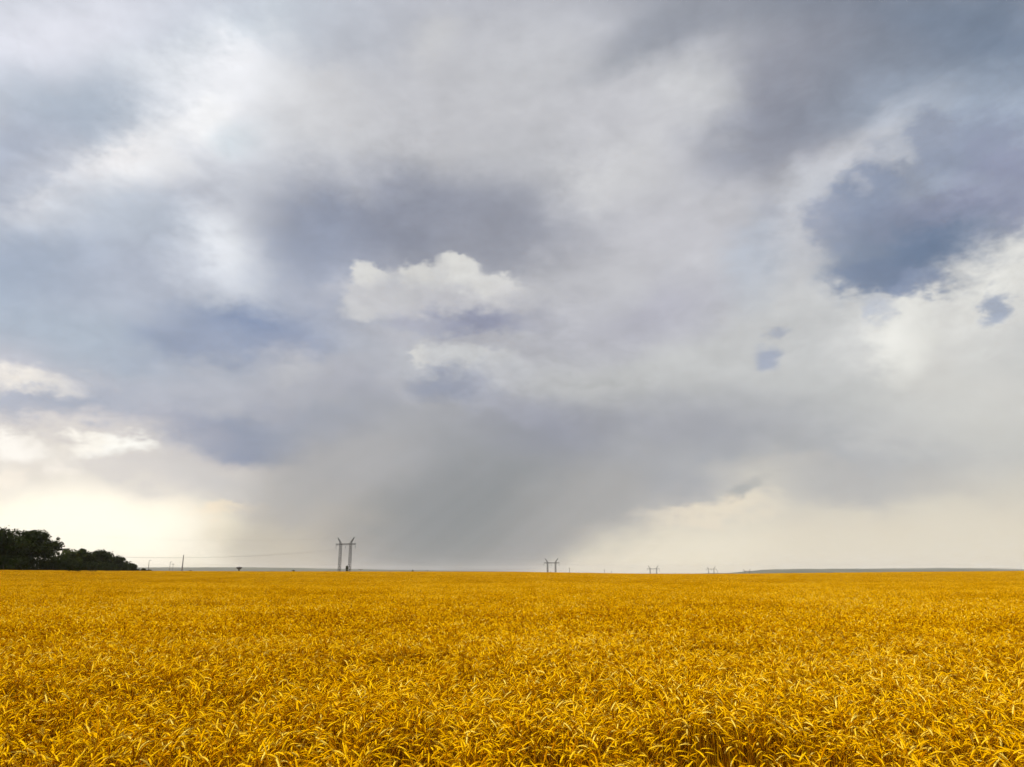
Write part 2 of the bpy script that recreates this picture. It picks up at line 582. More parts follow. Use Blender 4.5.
class MB:
    """collects bars, tubes and boxes into one mesh"""
    def __init__(self):
        self.v, self.f = [], []

    def tube(self, pts, rad, sides=6, cap=True):
        pts = [Vector(p) for p in pts]
        if not hasattr(rad, '__len__'):
            rad = [rad] * len(pts)
        base = len(self.v)
        ref = None
        for i, p in enumerate(pts):
            d = (pts[min(i + 1, len(pts) - 1)] - pts[max(i - 1, 0)]).normalized()
            if ref is None:
                ref = d.orthogonal().normalized()
            ref = (ref - d * ref.dot(d))
            ref = ref.normalized() if ref.length > 1e-6 else d.orthogonal().normalized()
            w = d.cross(ref)
            for k in range(sides):
                t = 2 * math.pi * k / sides
                self.v.append(p + (ref * math.cos(t) + w * math.sin(t)) * rad[i])
        for i in range(len(pts) - 1):
            for k in range(sides):
                a = base + i * sides + k
                c = base + i * sides + (k + 1) % sides
                self.f.append((a, c, c + sides, a + sides))
        if cap:
            self.f.append(tuple(base + k for k in reversed(range(sides))))
            e = base + (len(pts) - 1) * sides
            self.f.append(tuple(e + k for k in range(sides)))

    def box(self, c, s):
        c = Vector(c)
        base = len(self.v)
        for z in (-.5, .5):
            for x, y in ((-.5, -.5), (.5, -.5), (.5, .5), (-.5, .5)):
                self.v.append(c + Vector((x * s[0], y * s[1], z * s[2])))
        for q in ((3, 2, 1, 0), (4, 5, 6, 7), (0, 1, 5, 4), (1, 2, 6, 5), (2, 3, 7, 6), (3, 0, 4, 7)):
            self.f.append(tuple(base + i for i in q))

    def build(self, name, mat, parent=None):
        return mesh_obj(name, self.v, self.f, mat, parent)


def sstep(a, b_, x):
    t = np.clip((np.asarray(x, float) - a) / (b_ - a), 0, 1)
    return t * t * (3 - 2 * t)


# ------------------------------------------------------------------ terrain
SKYLINE = ([-400, 0, 60, 135, 256, 400, 512, 590, 640, 700, 740, 768, 850, 900, 1024, 1400],
           [570.7, 570.7, 570.9, 571.2, 571.6, 571.8, 572.0, 573.1, 573.9, 573.9, 573.8, 573.5, 572.7, 572.2, 571.3, 571.0])
EDGE = ([-400, -100, 0, 60, 90, 135, 160, 190, 1400], [140, 158, 175, 215, 300, 400, 410, 400, 400])
FAR = ([400, 700, 1054, 1408, 1762, 3000, 20000], [0, -0.25, -12.8, -19.3, -18.3, -15, -15])
CROP = 0.80


def px_of(X, Y):
    X, Y = np.asarray(X, float), np.asarray(Y, float)
    return 512 + F * X / (np.maximum(Y, 0.5) * math.cos(PITCH))


def terrain(X, Y):
    X, Y = np.asarray(X, float), np.asarray(Y, float)
    px = np.clip(px_of(X, Y), -400, 1400)
    ys = np.interp(px, *SKYLINE)
    yc = np.interp(px, *EDGE)
    A = EYE - CROP + (572.3 - ys) / F * yc * 0.97
    A = A * sstep(-5, 30, Y)
    near = A * sstep(15, yc, Y)
    far = np.interp(Y, *FAR)
    t = sstep(yc, np.maximum(yc + 60, 690), Y)
    z = near * (1 - t) + far * t
    return np.where(Y > 690, far, z)


def ground_z(X, Y):
    return float(terrain(X, Y))


rs = np.concatenate([np.linspace(0.5, 60, 24), np.geomspace(66, 1800, 60), np.geomspace(1950, 12000, 24)])
azs = np.concatenate([np.radians(np.arange(-180, -60, 5)), np.radians(np.arange(-60, 60, 0.75)), np.radians(np.arange(60, 180, 5))])
gv, gf = [(0, 0, 0)], []
na = len(azs)
for r_ in rs:
    X, Y = r_ * np.sin(azs), r_ * np.cos(azs)
    Z = terrain(X, np.maximum(Y, 0))
    gv += list(zip(X, Y, Z))
for k in range(na):
    gf.append((0, 1 + (k + 1) % na, 1 + k))
for i in range(len(rs) - 1):
    for k in range(na):
        a = 1 + i * na + k
        c = 1 + i * na + (k + 1) % na
        gf.append((a, c, c + na, a + na))
g = mesh_obj('ground', gv, gf, M_SOIL)
g['kind'] = 'structure'
for p_ in g.data.polygons:
    p_.use_smooth = True


def hills(name, dist, depth, prof, zb=-20):
    pxs = np.array([p[0] for p in prof], float)
    pys = np.array([p[1] for p in prof], float)
    xs = np.linspace(pxs[0], pxs[-1], 160)
    ys = np.interp(xs, pxs, pys)
    rng = np.random.default_rng(int(dist))
    jit = np.convolve(rng.normal(0, 1, len(xs) + 12), np.ones(5) / 5, 'valid')[:len(xs)] * 0.18
    ys = ys + jit
    v, f = [], []
    rows = [(-1.0, 0.0), (-0.6, 0.35), (-0.25, 0.8), (0, 1.0), (0.4, 0.8), (1.0, 0.0)]
    for u, h in rows:
        for x, y in zip(xs, ys):
            top = at(x, y, dist)
            s = (dist + u * depth) / dist
            v.append((top.x * s, top.y * s, zb + (max(top.z, zb + 2) - zb) * h))
    n = len(xs)
    for i in range(len(rows) - 1):
        for k in range(n - 1):
            f.append((i * n + k, i * n + k + 1, (i + 1) * n + k + 1, (i + 1) * n + k))
    o = mesh_obj(name, v, f, M_HILL)
    for p_ in o.data.polygons:
        p_.use_smooth = True
    o['kind'] = 'structure'
    return o


hills('hills', 8200, 700, [(-300, 566.5), (60, 566.9), (140, 567.4), (240, 567.2), (300, 568.0), (350, 569.0), (430, 570.2), (520, 571.5), (600, 573.5)])
hills('hills', 6400, 500, [(690, 574), (706, 573.2), (716, 572.9), (728, 573.0), (735, 572.5), (745, 571.6), (755, 570.6), (762, 569.7), (775, 569.2),
                           (840, 569.3), (900, 569.3), (960, 568.9), (1010, 570.2), (1060, 571.0), (1300, 570.5)])
hills('hills', 9800, 700, [(770, 572), (790, 569.0), (850, 568.6), (905, 568.4), (940, 568.0), (990, 568.3), (1030, 569.5), (1300, 569.5)])

# ------------------------------------------------------------------ wheat
rng = np.random.default_rng(7)


def stalk(rng, lod, ox, oy, hs=1.0):
    """one wheat stalk: verts, faces, tone per vertex"""
    V, Fc, T = [], [], []
    phi = rng.uniform(0, 2 * math.pi) if rng.random() < 0.6 else rng.normal(0.2, 0.8)
    th0 = abs(rng.normal(0, 0.10))
    th1 = rng.choice([rng.uniform(0.8, 1.6), rng.uniform(1.6, 2.8)])
    Ls = rng.normal(0.78, 0.06) * hs
    ear = rng.uniform(0.05, 0.076)
    tone = rng.normal(0.52, 0.19)
    nst = {0: 6, 1: 3, 2: 2}[lod]
    nea = {0: 9, 1: 4, 2: 2}[lod]
    sid = {0: 5, 1: 4, 2: 3}[lod]
    stem_from = {0: 0.0, 1: 0.45, 2: 0.6}[lod]
    # centre line sampled finely
    ss = np.linspace(0, Ls + ear, 60)
    bend = 0.18
    th = th0 + (th1 - th0) * np.clip((ss - (Ls + ear - bend)) / bend, 0, 1) ** 1.3
    ds = ss[1] - ss[0]
    hor = np.cumsum(np.sin(th)) * ds
    ver = np.cumsum(np.cos(th)) * ds
    d2 = np.array([math.cos(phi), math.sin(phi)])
    side = np.array([-math.sin(phi), math.cos(phi), 0])

    def point(s):
        h, z = np.interp(s, ss, hor), np.interp(s, ss, ver)
        return np.array([ox + d2[0] * h, oy + d2[1] * h, z])

    def frame(s):
        t_ = np.interp(s, ss, th)
        return np.array([d2[0] * math.cos(t_), d2[1] * math.cos(t_), -math.sin(t_)])

    def tube(svals, radii, sides, tn, flat=1.0, tw=0.0):
        base = len(V)
        for j, s in enumerate(svals):
            p, u = point(s), frame(s)
            for k in range(sides):
                a = 2 * math.pi * k / sides + tw * j
                V.append(p + (side * math.cos(a) + u * math.sin(a) * flat) * radii[j])
                T.append(tn)
        for j in range(len(svals) - 1):
            for k in range(sides):
                a = base + j * sides + k
                c = base + j * sides + (k + 1) % sides
                Fc.append((a, c, c + sides, a + sides))
        Fc.append(tuple(base + (len(svals) - 1) * sides + k for k in range(sides)))

    fat = {0: 1.0, 1: 1.1, 2: 1.5}[lod]
    stem_s = np.linspace(stem_from * Ls, Ls, nst + 1)
    if lod == 0:
        stem_s = np.concatenate([np.linspace(0, Ls - 0.2, 4), np.linspace(Ls - 0.15, Ls, 4)])
    tube(stem_s, [0.0020 * fat] * len(stem_s), 3, tone - 0.34)  # stem tone lowered to paint in the shade between ears
    es = np.linspace(Ls, Ls + ear, nea + 1)
    x = np.linspace(0, 1, nea + 1)
    prof = np.sin(np.pi * np.clip(0.12 + 0.84 * x, 0, 1)) ** 0.55
    bump = 1 + (0.22 * np.where(np.arange(nea + 1) % 2 == 0, 1, -1) if lod == 0 else 0)
    tube(es, list(0.0050 * fat * prof * bump + 0.0008), sid, tone + rng.normal(0.05, 0.05), 0.85, 0.5 if lod == 0 else 0)

    # awns: thin bristles standing off the ear
    if lod == 0:
        for q in range(7):
            s = Ls + ear * rng.uniform(0.2, 0.98)
            p, u = point(s), frame(s)
            t_ = np.interp(s, ss, th)
            fw = np.array([d2[0] * math.sin(t_), d2[1] * math.sin(t_), math.cos(t_)])
            a = rng.uniform(0, 6.28)
            n_ = side * math.cos(a) + u * math.sin(a)
            tip = p + fw * rng.uniform(0.025, 0.05) + n_ * rng.uniform(0.008, 0.02)
            w = np.cross(fw, n_) * 0.0009
            bi = len(V)
            V.extend([p + n_ * .004 + w, p + n_ * .004 - w, tip])
            T.extend([tone + 0.12] * 3)
            Fc.append((bi, bi + 1, bi + 2))
    # dry leaves
    nl = {0: rng.integers(0, 2), 1: 1 if rng.random() < 0.5 else 0, 2: 0}[lod]
    for q in range(nl):
        s0 = Ls * rng.uniform(0.45, 0.85)
        p = point(s0)
        a = rng.uniform(0, 2 * math.pi)
        d = np.array([math.cos(a), math.sin(a), 0])
        w = np.array([-math.sin(a), math.cos(a), 0]) * rng.uniform(0.003, 0.006)
        ll = rng.uniform(0.10, 0.22)
        segs = 4 if lod == 0 else 2
        base = len(V)
        up = rng.uniform(0.3, 0.9)
        for j in range(segs + 1):
            u_ = j / segs
            c = p + d * ll * u_ * 0.8 + np.array([0, 0, ll * (up * u_ - 1.25 * u_ * u_)])
            ww = w * (1 - u_ * 0.85)
            V.extend([c - ww, c + ww])
            T.extend([tone - 0.36] * 2)  # duller dry leaf, darkened further for the shaded gaps
        for j in range(segs):
            a_ = base + 2 * j
            Fc.append((a_, a_ + 1, a_ + 3, a_ + 2))
    return V, Fc, T


def clump(name, rng, lod, count, radius, square=False, hvar=0.0):
    V, Fc, T = [], [], []
    for i in range(count):
        if square:
            ox, oy = rng.uniform(-radius, radius, 2)
        else:
            a, r_ = rng.uniform(0, 2 * math.pi), radius * math.sqrt(rng.random())
            ox, oy = r_ * math.cos(a), r_ * math.sin(a)
        v, f, t = stalk(rng, lod, ox, oy, 1 + rng.normal(0, hvar))
        o = len(V)
        V += v
        T += t
        Fc += [tuple(o + k for k in q) for q in f]
    me = bpy.data.meshes.new(name)
    me.from_pydata([tuple(v) for v in V], [], Fc)
    at_ = me.attributes.new('tone', 'FLOAT', 'POINT')
    at_.data.foreach_set('value', np.array(T, dtype=np.float32))
    me.materials.append(M_WHEAT)
    for p_ in me.polygons:
        p_.use_smooth = True
    me.update()
    return bpy.data.objects.new(name, me)


def collection(name, objs):
    c = bpy.data.collections.new(name)
    for o in objs:
        c.objects.link(o)
    return c


C_NEAR = collection('wheat_near', [clump('wheat_clump', rng, 0, 20, 0.12) for i in range(12)])
C_MID = collection('wheat_mid', [clump('wheat_tuft', rng, 1, 78, 0.27) for i in range(8)])
C_FAR = collection('wheat_far', [clump('wheat_patch', rng, 2, 520, 1.6, True, 0.03) for i in range(6)])


def vnoise(x, y, seed):
    """smooth value noise for the crop's height"""
    r_ = np.random.default_rng(seed)
    tab = r_.random((257, 257))
    xi, yi = np.floor(x).astype(int), np.floor(y).astype(int)
    fx, fy = x - xi, y - yi
    fx, fy = fx * fx * (3 - 2 * fx), fy * fy * (3 - 2 * fy)
    i0, i1, j0, j1 = xi % 256, (xi + 1) % 256, yi % 256, (yi + 1) % 256
    return (tab[i0, j0] * (1 - fx) + tab[i1, j0] * fx) * (1 - fy) + (tab[i0, j1] * (1 - fx) + tab[i1, j1] * fx) * fy


def ground_hit(px, py):
    d = ray(px, py)
    t = (0.70 - EYE) / d.z
    return d.x * t, d.y * t


# thin places seen in the crop: (x, y, half width, half depth, strength)
GAPS = []
for px, py, hw, hd, st in ((732, 757, 0.30, 0.60, 1.1), (690, 758, 0.13, 0.4, 1.), (648, 766, 0.13, 0.30, .9), (300, 764, 0.14, 0.3, .9), (800, 762, 0.15, 0.30, .8),
                           (860, 768, 0.12, 0.3, .8), (400, 772, 0.14, 0.3, .8), (40, 766, 0.14, 0.3, .9), (180, 770, 0.12, 0.3, .8), (950, 768, .14, .3, .8), (560, 770, .12, .3, .8),
                           (385, 643, 0.60, 0.45, .9), (30, 648, 0.7, 0.45, .8), (735, 658, 0.6, 0.4, .9), (350, 670, 1.7, 0.22, .8), (820, 662, .5, .25, .7),
                           (740, 610, 4.8, 0.6, .9), (900, 613, 2.0, 0.5, .7), (640, 640, 1.3, 0.3, .5), (200, 608, 3.6, 0.6, .6), (500, 625, 2.0, .35, .5),
                           (480, 702, 0.16, 0.2, .7), (110, 690, .3, .2, .7), (960, 690, .3, .2, .7), (590, 690, .2, .2, .6), (240, 715, .14, .2, .7)):
    gx, gy = ground_hit(px, py)
    GAPS.append((gx, gy, hw, hd, st))


def scatter(y0, y1, cell, margin, rng):
    """jittered grid over the wedge of field in front of the camera"""
    xm = y1 * 0.80 + margin
    nx, ny = int(2 * xm / cell), int((y1 - y0) / cell)
    gx, gy = np.meshgrid(np.arange(nx), np.arange(ny))
    x = (gx.ravel() + rng.random(nx * ny)) * cell - xm
    y = (gy.ravel() + rng.random(nx * ny)) * cell + y0
    keep = np.abs(x) < y * 0.78 + margin
    px = px_of(x, y)
    keep &= y < np.interp(np.clip(px, -400, 1400), *EDGE) + 8 * (px > 160) - 5 * (px <= 135)
    x, y = x[keep], y[keep]
    thin = np.zeros(len(x))
    for gx_, gy_, hw, hd, st in GAPS:
        q = ((x - gx_) / hw) ** 2 + ((y - gy_) / hd) ** 2
        thin = np.maximum(thin, st * np.exp(-q ** 1.5))
    keep = rng.random(len(x)) > thin * 0.97
    x, y, thin = x[keep], y[keep], thin[keep]
    h = 1 + 0.16 * (vnoise(x / 1.1 + 40, y / 0.5 + 9, 3) - 0.5) + 0.16 * (vnoise(x / 9 + 5, y / 1.6 + 77, 4) - 0.5) - 0.58 * thin
    return x, y, h


pts, idx, rot, scl = [], [], [], []
spec = [(2.6, 12, 0.15, 1.0, C_NEAR, 0), (12, 62, 0.36, 2.0, C_MID, 1), (62, 412, 2.5, 8.0, C_FAR, 2)]
wheat_v, wheat_rot, wheat_scl, wheat_idx, wheat_set = [], [], [], [], []
for y0, y1, cell, mg, coll, which in spec:
    x, y, h = scatter(y0, y1, cell, mg, rng)
    z = terrain(x, y)
    n = len(x)
    wheat_v.append(np.column_stack([x, y, z]))
    wheat_rot.append(rng.uniform(0, 2 * math.pi, n))
    wheat_scl.append(h * rng.normal(1, 0.025, n))
    wheat_idx.append(rng.integers(0, len(coll.objects), n))
    wheat_set.append(np.full(n, which))
WV = np.concatenate(wheat_v)
me = bpy.data.meshes.new('wheat_field')
me.from_pydata(WV.tolist(), [], [])
for nm, tp, data in (('spin', 'FLOAT', np.concatenate(wheat_rot)), ('tall', 'FLOAT', np.concatenate(wheat_scl)),
                     ('pick', 'INT', np.concatenate(wheat_idx)), ('set', 'INT', np.concatenate(wheat_set))):
    a_ = me.attributes.new(nm, tp, 'POINT')
    a_.data.foreach_set('value', data.astype(np.float32 if tp == 'FLOAT' else np.int32))
wheat = bpy.data.objects.new('wheat_field', me)
COL.objects.link(wheat)
wheat['kind'] = 'stuff'
tag(wheat, 'ripe golden wheat with nodding ears covering the whole field', 'wheat')

ng = bpy.data.node_groups.new('wheat_scatter', 'GeometryNodeTree')
ng.interface.new_socket('Geometry', in_out='INPUT', socket_type='NodeSocketGeometry')
ng.interface.new_socket('Geometry', in_out='OUTPUT', socket_type='NodeSocketGeometry')
gi, go = ng.nodes.new('NodeGroupInput'), ng.nodes.new('NodeGroupOutput')
join = ng.nodes.new('GeometryNodeJoinGeometry')


def attr(nm, tp):
    n = ng.nodes.new('GeometryNodeInputNamedAttribute')
    n.data_type = tp
    n.inputs['Name'].default_value = nm
    return n.outputs['Attribute']


for which, coll in ((0, C_NEAR), (1, C_MID), (2, C_FAR)):
    ci = ng.nodes.new('GeometryNodeCollectionInfo')
    ci.inputs['Collection'].default_value = coll
    ci.inputs['Separate Children'].default_value = True
    ci.inputs['Reset Children'].default_value = True
    iop = ng.nodes.new('GeometryNodeInstanceOnPoints')
    iop.inputs['Pick Instance'].default_value = True
    cmp_ = ng.nodes.new('FunctionNodeCompare')
    cmp_.data_type = 'INT'
    cmp_.operation = 'EQUAL'
    ng.links.new(attr('set', 'INT'), cmp_.inputs[2])
    cmp_.inputs[3].default_value = which
    ng.links.new(cmp_.outputs[0], iop.inputs['Selection'])
    ng.links.new(gi.outputs[0], iop.inputs['Points'])
    ng.links.new(ci.outputs[0], iop.inputs['Instance'])
    ng.links.new(attr('pick', 'INT'), iop.inputs['Instance Index'])
    cr_ = ng.nodes.new('ShaderNodeCombineXYZ')
    ng.links.new(attr('spin', 'FLOAT'), cr_.inputs[2])
    ng.links.new(cr_.outputs[0], iop.inputs['Rotation'])
    cs_ = ng.nodes.new('ShaderNodeCombineXYZ')
    cs_.inputs[0].default_value = 1
    cs_.inputs[1].default_value = 1
    ng.links.new(attr('tall', 'FLOAT'), cs_.inputs[2])
    ng.links.new(cs_.outputs[0], iop.inputs['Scale'])
    ng.links.new(iop.outputs[0], join.inputs[0])
ng.links.new(join.outputs[0], go.inputs[0])
wheat.modifiers.new('scatter', 'NODES').node_group = ng


# ------------------------------------------------------------------ trees and shrubs
def leaf_cloud(rng, lobes, per, size):
    """many small folded leaf sprays spread through the lobes"""
    V, Fc = [], []
    for (c, r_) in lobes:
        n = int(per * (r_[0] * r_[1] * r_[2]) ** (2 / 3))
        d = rng.normal(0, 1, (n, 3))
        d /= np.linalg.norm(d, axis=1)[:, None]
        rad = rng.random(n) ** 0.45 * (1 + 0.22 * rng.normal(0, 1, n))
        P = np.array(c) + d * rad[:, None] * np.array(r_)
        for p in P:
            s = size * rng.uniform(0.5, 1.3)
            u = rng.normal(0, 1, 3)
            u /= np.linalg.norm(u)
            w = np.cross(u, rng.normal(0, 1, 3))
            w /= np.linalg.norm(w) + 1e-9
            k = len(V)
            V.extend([p - u * s * .5, p + w * s * .28, p + u * s * .5, p - w * s * .28])
            Fc.append((k, k + 1, k + 2, k + 3))
    return V, Fc


def tree(px, top, half, Y, label, seed, mat=None, low=0.10, name='broadleaf_tree', group='trees of the dark wood', sprig=True):
    rng = np.random.default_rng(seed)
    t = at(px, top, Y)
    x = t.x
    z0 = ground_z(x, Y)
    H = t.z - z0
    W = half / F * Y * 1.03
    o = thing(name, label, 'tree', (x, Y, z0), 0, group)
    lobes = []
    nl = 16
    for i in range(nl):
        h = rng.uniform(low, 0.86)
        env = math.sin(math.pi * min(max((h - low) / (1.06 - low), 0.08), 1)) ** 0.42
        a = rng.uniform(0, 2 * math.pi)
        rr = W * env * rng.uniform(0.25, 0.8)
        s = W * rng.uniform(0.26, 0.42)
        lobes.append(((rr * math.cos(a), rr * math.sin(a), h * H), (s, s, s * 0.72)))
    lobes.append(((0, 0, H * .5), (W * .6, W * .6, H * .3)))
    lobes.append(((W * rng.uniform(-.2, .2), 0, H * .88), (W * .3, W * .3, H * .10)))
    if sprig:
        for i in range(7):                          # sprigs breaking the outline
            a, h = rng.uniform(0, 2 * math.pi), rng.uniform(.45, .97)
            env = math.sin(math.pi * min(max((h - low) / (1.08 - low), 0.05), 1)) ** 0.42
            rr = W * env * rng.uniform(.8, 1.0)
            lobes.append(((rr * math.cos(a), rr * math.sin(a), h * H), (W * .13, W * .13, W * .10)))
    m = MB()
    r0 = H * 0.024
    m.tube([(0, 0, -.1), (0.01 * H, 0, H * .25), (0, 0.01 * H, H * .55), (0, 0, H * .85)], [r0, r0 * .8, r0 * .5, r0 * .12], 8)
    for c, s in lobes[:nl]:
        h0 = max(0.15 * H, c[2] * 0.6)
        m.tube([(0, 0, h0), (c[0] * .5, c[1] * .5, (h0 + c[2]) * .52), c], [r0 * .42, r0 * .28, r0 * .08], 5)
    m.build('trunk', M_BARK, o)
    V, Fc = leaf_cloud(rng, lobes, 115, 0.62 * (Y / 200) ** 0.5)
    mesh_obj('crown', V, Fc, mat or M_LEAF, o)
    return o


tree(-38, 524, 40, 168, 'tall broad dark tree at the picture edge, first of the wood', 11)
tree(2, 527.5, 32, 178, 'tall dark broadleaf tree with feathery top at the near end of the wood', 12)
tree(27, 529, 26, 188, 'dark leafy tree second in the wood with ragged flat top', 13)
tree(48, 530.5, 15, 200, 'dark tree with stepped sprigs sticking out where the wood drops in height', 14)
tree(69, 547.5, 14, 228, 'shorter olive green tree just past the step in the wood', 15, M_LEAF2)
tree(81, 548.5, 13, 262, 'dark pointed tree beside the olive green one in the wood', 16)
tree(99, 549.5, 17, 300, 'round domed dark tree in the lower half of the wood', 17)
tree(112, 556.5, 13, 338, 'small dark tree right behind the round domed one', 18)
tree(124, 557.5, 11, 372, 'small dark rounded tree with a knobbly top near the far end of the wood', 19, None, 0.08, sprig=False)
tree(132, 563.5, 6, 392, 'lowest dark tree sloping down at the far end of the wood', 20, None, 0.05, sprig=False)


def shrub(px, top, half, Y, label, seed, group=None, name='shrub', zb=None, mat=None):
    rng = np.random.default_rng(seed)
    t = at(px, top, Y)
    z0 = ground_z(t.x, Y) if zb is None else zb
    H = t.z - z0
    W = half / F * Y
    o = thing(name, label, 'shrub', (t.x, Y, z0), 0, group)
    lobes = []
    for i in range(9):
        u = rng.uniform(-.75, .75)
        s = min(H * rng.uniform(.25, .42), W * .9)
        if H > 3 * W:
            u *= .3
        lobes.append(((u * W, rng.uniform(-.4, .4) * min(W, 3), H * rng.uniform(.2, .74)), (max(W * .32, s), s, s)))
    m = MB()
    for c, s in lobes[:5]:
        m.tube([(0, 0, -.05), (c[0] * .6, c[1] * .6, c[2] * .5), c], [.06, .045, .015], 5)
    m.build('stem', M_BARK, o)
    V, Fc = leaf_cloud(rng, lobes, 130, min(0.42 * (Y / 200) ** 0.5, .3 * H, .6 * W))
    mesh_obj('foliage', V, Fc, mat or M_LEAF, o)
    return o


UG = 'undergrowth shrubs along the foot of the wood'
ulab = ['dark shrub filling the foot of the wood at the picture edge', 'dark shrub below the tall feathery topped tree', 'dark shrub under the flat topped tree of the wood',
        'dark shrub under the tree with stepped sprigs', 'taller dark shrub filling the notch where the wood steps down', 'dark shrub below the olive green tree of the wood', 'dark shrub below the pointed tree',
        'dark shrub below the round domed tree', 'dark shrub under the small tree behind the domed one', 'dark shrub under the last trees of the wood']
for i, (px, top, half, Y) in enumerate(((-30, 556, 24, 160), (8, 556, 22, 171), (32, 557, 18, 182), (54, 558, 15, 196), (62, 551, 10, 212), (72, 560, 12, 222), (86, 561, 11, 256),
                                        (101, 562, 11, 292), (114, 563.5, 9, 330), (127, 565, 8, 366))):
    shrub(px, top, half, Y, ulab[i], 40 + i, UG)
shrub(72.5, 569.8, 6.5, 176, 'wide low dark shrub standing in the wheat before the wood', 60)
shrub(92, 570.2, 4.3, 205, 'narrower low dark shrub in the wheat before the round domed tree', 61)
shrub(141, 568.4, 7, 400, 'low dark hedge shrub touching the end of the wood', 62)
shrub(149, 569.0, 6, 404, 'low dark hedge shrub around the lone lamp post foot', 63)
shrub(190.5, 569.6, 1.2, 430, 'tiny dark bush just past the leaning pole', 64)
shrub(293.5, 570.2, 1.2, 470, 'tiny dark oval bush alone between mushroom tower and near pylon', 65)
shrub(271.5, 570.3, .7, 470, 'tiniest faint bush next to the oval one', 66)
shrub(412.8, 569.3, 1.1, 520, 'tiny dark bush with a thin tip past the near pylon', 67)
shrub(347.2, 563.0, 1.2, 690, 'narrow dark shrub growing against the near pylon leg', 68)
shrub(550.3, 571.2, .9, 720, 'tiny dark bush at the foot of the second pylon', 69)

# ------------------------------------------------------------------ pylons and cables
P0v = Vector((-157, 700))
PS = Vector((213.4, 354))
LINE_RZ = math.atan2(PS.y, PS.x) - math.pi / 2        # local +Y runs along the line
ARM_Z, TIP_Z, LEG_X, ARM_X, TIP_X = 27.0, 33.4, 6.25, 12.0, 10.2


def lattice(m, a, b_, w0, w1, n, r_chord, r_brace):
    """square lattice mast from a to b"""
    a, b_ = Vector(a), Vector(b_)
    d = (b_ - a).normalized()
    u = Vector((0, 1, 0))
    u = (u - d * u.dot(d)).normalized()
    w = d.cross(u)
    cs = ((1, 1), (1, -1), (-1, -1), (-1, 1))

    def pt(i, c):
        t = i / n
        s = (w0 + (w1 - w0) * t) / 2
        return a + (b_ - a) * t + u * c[0] * s + w * c[1] * s
    for c in cs:
        m.tube([pt(0, c), pt(n, c)], r_chord, 4)
    for i in range(n):
        for k in range(4):
            c, e = cs[k], cs[(k + 1) % 4]
            if (i + k) % 2:
                c, e = e, c
            m.tube([pt(i, c), pt(i + 1, e)], r_brace, 4, cap=False)


def pylon(label, x, y, z, fat):
    o = thing('pylon', label, 'pylon', (x, y, z), LINE_RZ, 'portal pylons of the high voltage line')
    for s in (-1, 1):
        m = MB()
        lattice(m, (s * LEG_X, 0, -0.3), (s * LEG_X, 0, ARM_Z + 1.2), 1.75, 1.5, 14, .12 * fat, .075 * fat)
        m.box((s * LEG_X, 0, ARM_Z * .54), (1.9, 1.9, .35))
        m.build('leg', M_STEEL, o)
        m = MB()
        lattice(m, (s * LEG_X, 0, ARM_Z + 1.2), (s * TIP_X, 0, TIP_Z), 1.3, .25, 6, .08 * fat, .055 * fat)
        m.build('earth_wire_peak', M_STEEL, o)
    m = MB()
    lattice(m, (-ARM_X, 0, ARM_Z + .2), (ARM_X, 0, ARM_Z + .2), 1.1, 1.1, 22, .11 * fat, .08 * fat)
    m.build('crossarm', M_STEEL, o)
    for s in (-1, 0, 1):
        m = MB()
        pts = [(s * (ARM_X - .4), 0, ARM_Z - .3), (s * (ARM_X - .1), 0, ARM_Z - 1.5), (s * (ARM_X + .1), 0, ARM_Z - 3.6)]
        m.tube(pts, .09, 6)
        for q in range(9):
            f_ = q / 9
            p_ = Vector(pts[1]).lerp(Vector(pts[2]), f_)
            m.tube([p_ + Vector((0, 0, .08)), p_ - Vector((0, 0, .08))], .26, 8)
        m.build('insulator', M_GLASS, o)
    return o


plabels = ['nearest and tallest grey lattice portal pylon, standing in front of the rain', 'second grey portal pylon, half as tall, at the rain edge',
           'third small faint portal pylon on the pale bright horizon', 'fourth tiny faint portal pylon just before the low hill starts',
           'farthest portal pylon with only its crossarm showing against the hill end']
BASES = []
for k in range(5):
    p = P0v + PS * k
    p = Vector((at((344.2, 551.6, 653.4, 711.3, 747.0)[k], 572, p.y).x, p.y))
    z = ground_z(p.x, p.y)
    if k == 4:
        z = at(747.5, 571.2, 2116).z - ARM_Z
    pylon(plabels[k], p.x, p.y, z, (2.0, 1.55, 1.25, 1.15, 1.6)[k])
    BASES.append(Vector((p.x, p.y, z)))
b0 = P0v - PS
BASES.insert(0, Vector((b0.x, b0.y, -0.2)))

ca = Vector((math.cos(LINE_RZ), math.sin(LINE_RZ), 0))
cables = [(-ARM_X - .1, ARM_Z - 3.6, 11.5, .024, 'sagging power cable hung from the crossarm end over the first pylon leg towards the wood'),
          (0, ARM_Z - 3.6, 11.5, .024, 'sagging power cable hung from the middle of the crossarms'),
          (ARM_X + .1, ARM_Z - 3.6, 11.5, .024, 'sagging power cable hung from the crossarm end away from the wood'),
          (-TIP_X, TIP_Z, 8.5, .015, 'thin earth wire joining the peaks nearer the wood'),
          (TIP_X, TIP_Z, 8.5, .015, 'thin earth wire joining the peaks away from the wood')]
for off, hz, sag, rad, lab in cables:
    m = MB()
    pts = []
    for i in range(len(BASES) - 1):
        A_, B_ = BASES[i] + ca * off + Vector((0, 0, hz)), BASES[i + 1] + ca * off + Vector((0, 0, hz))
        for q in range(24):
            t = q / 24
            pts.append(A_.lerp(B_, t) - Vector((0, 0, 4 * sag * t * (1 - t))))
    pts.append(BASES[-1] + ca * off + Vector((0, 0, hz)))
    m.tube(pts, rad, 5)
    o = m.build('overhead_cable', M_CABLE)
    tag(o, lab, 'cable', 'cables of the high voltage line')


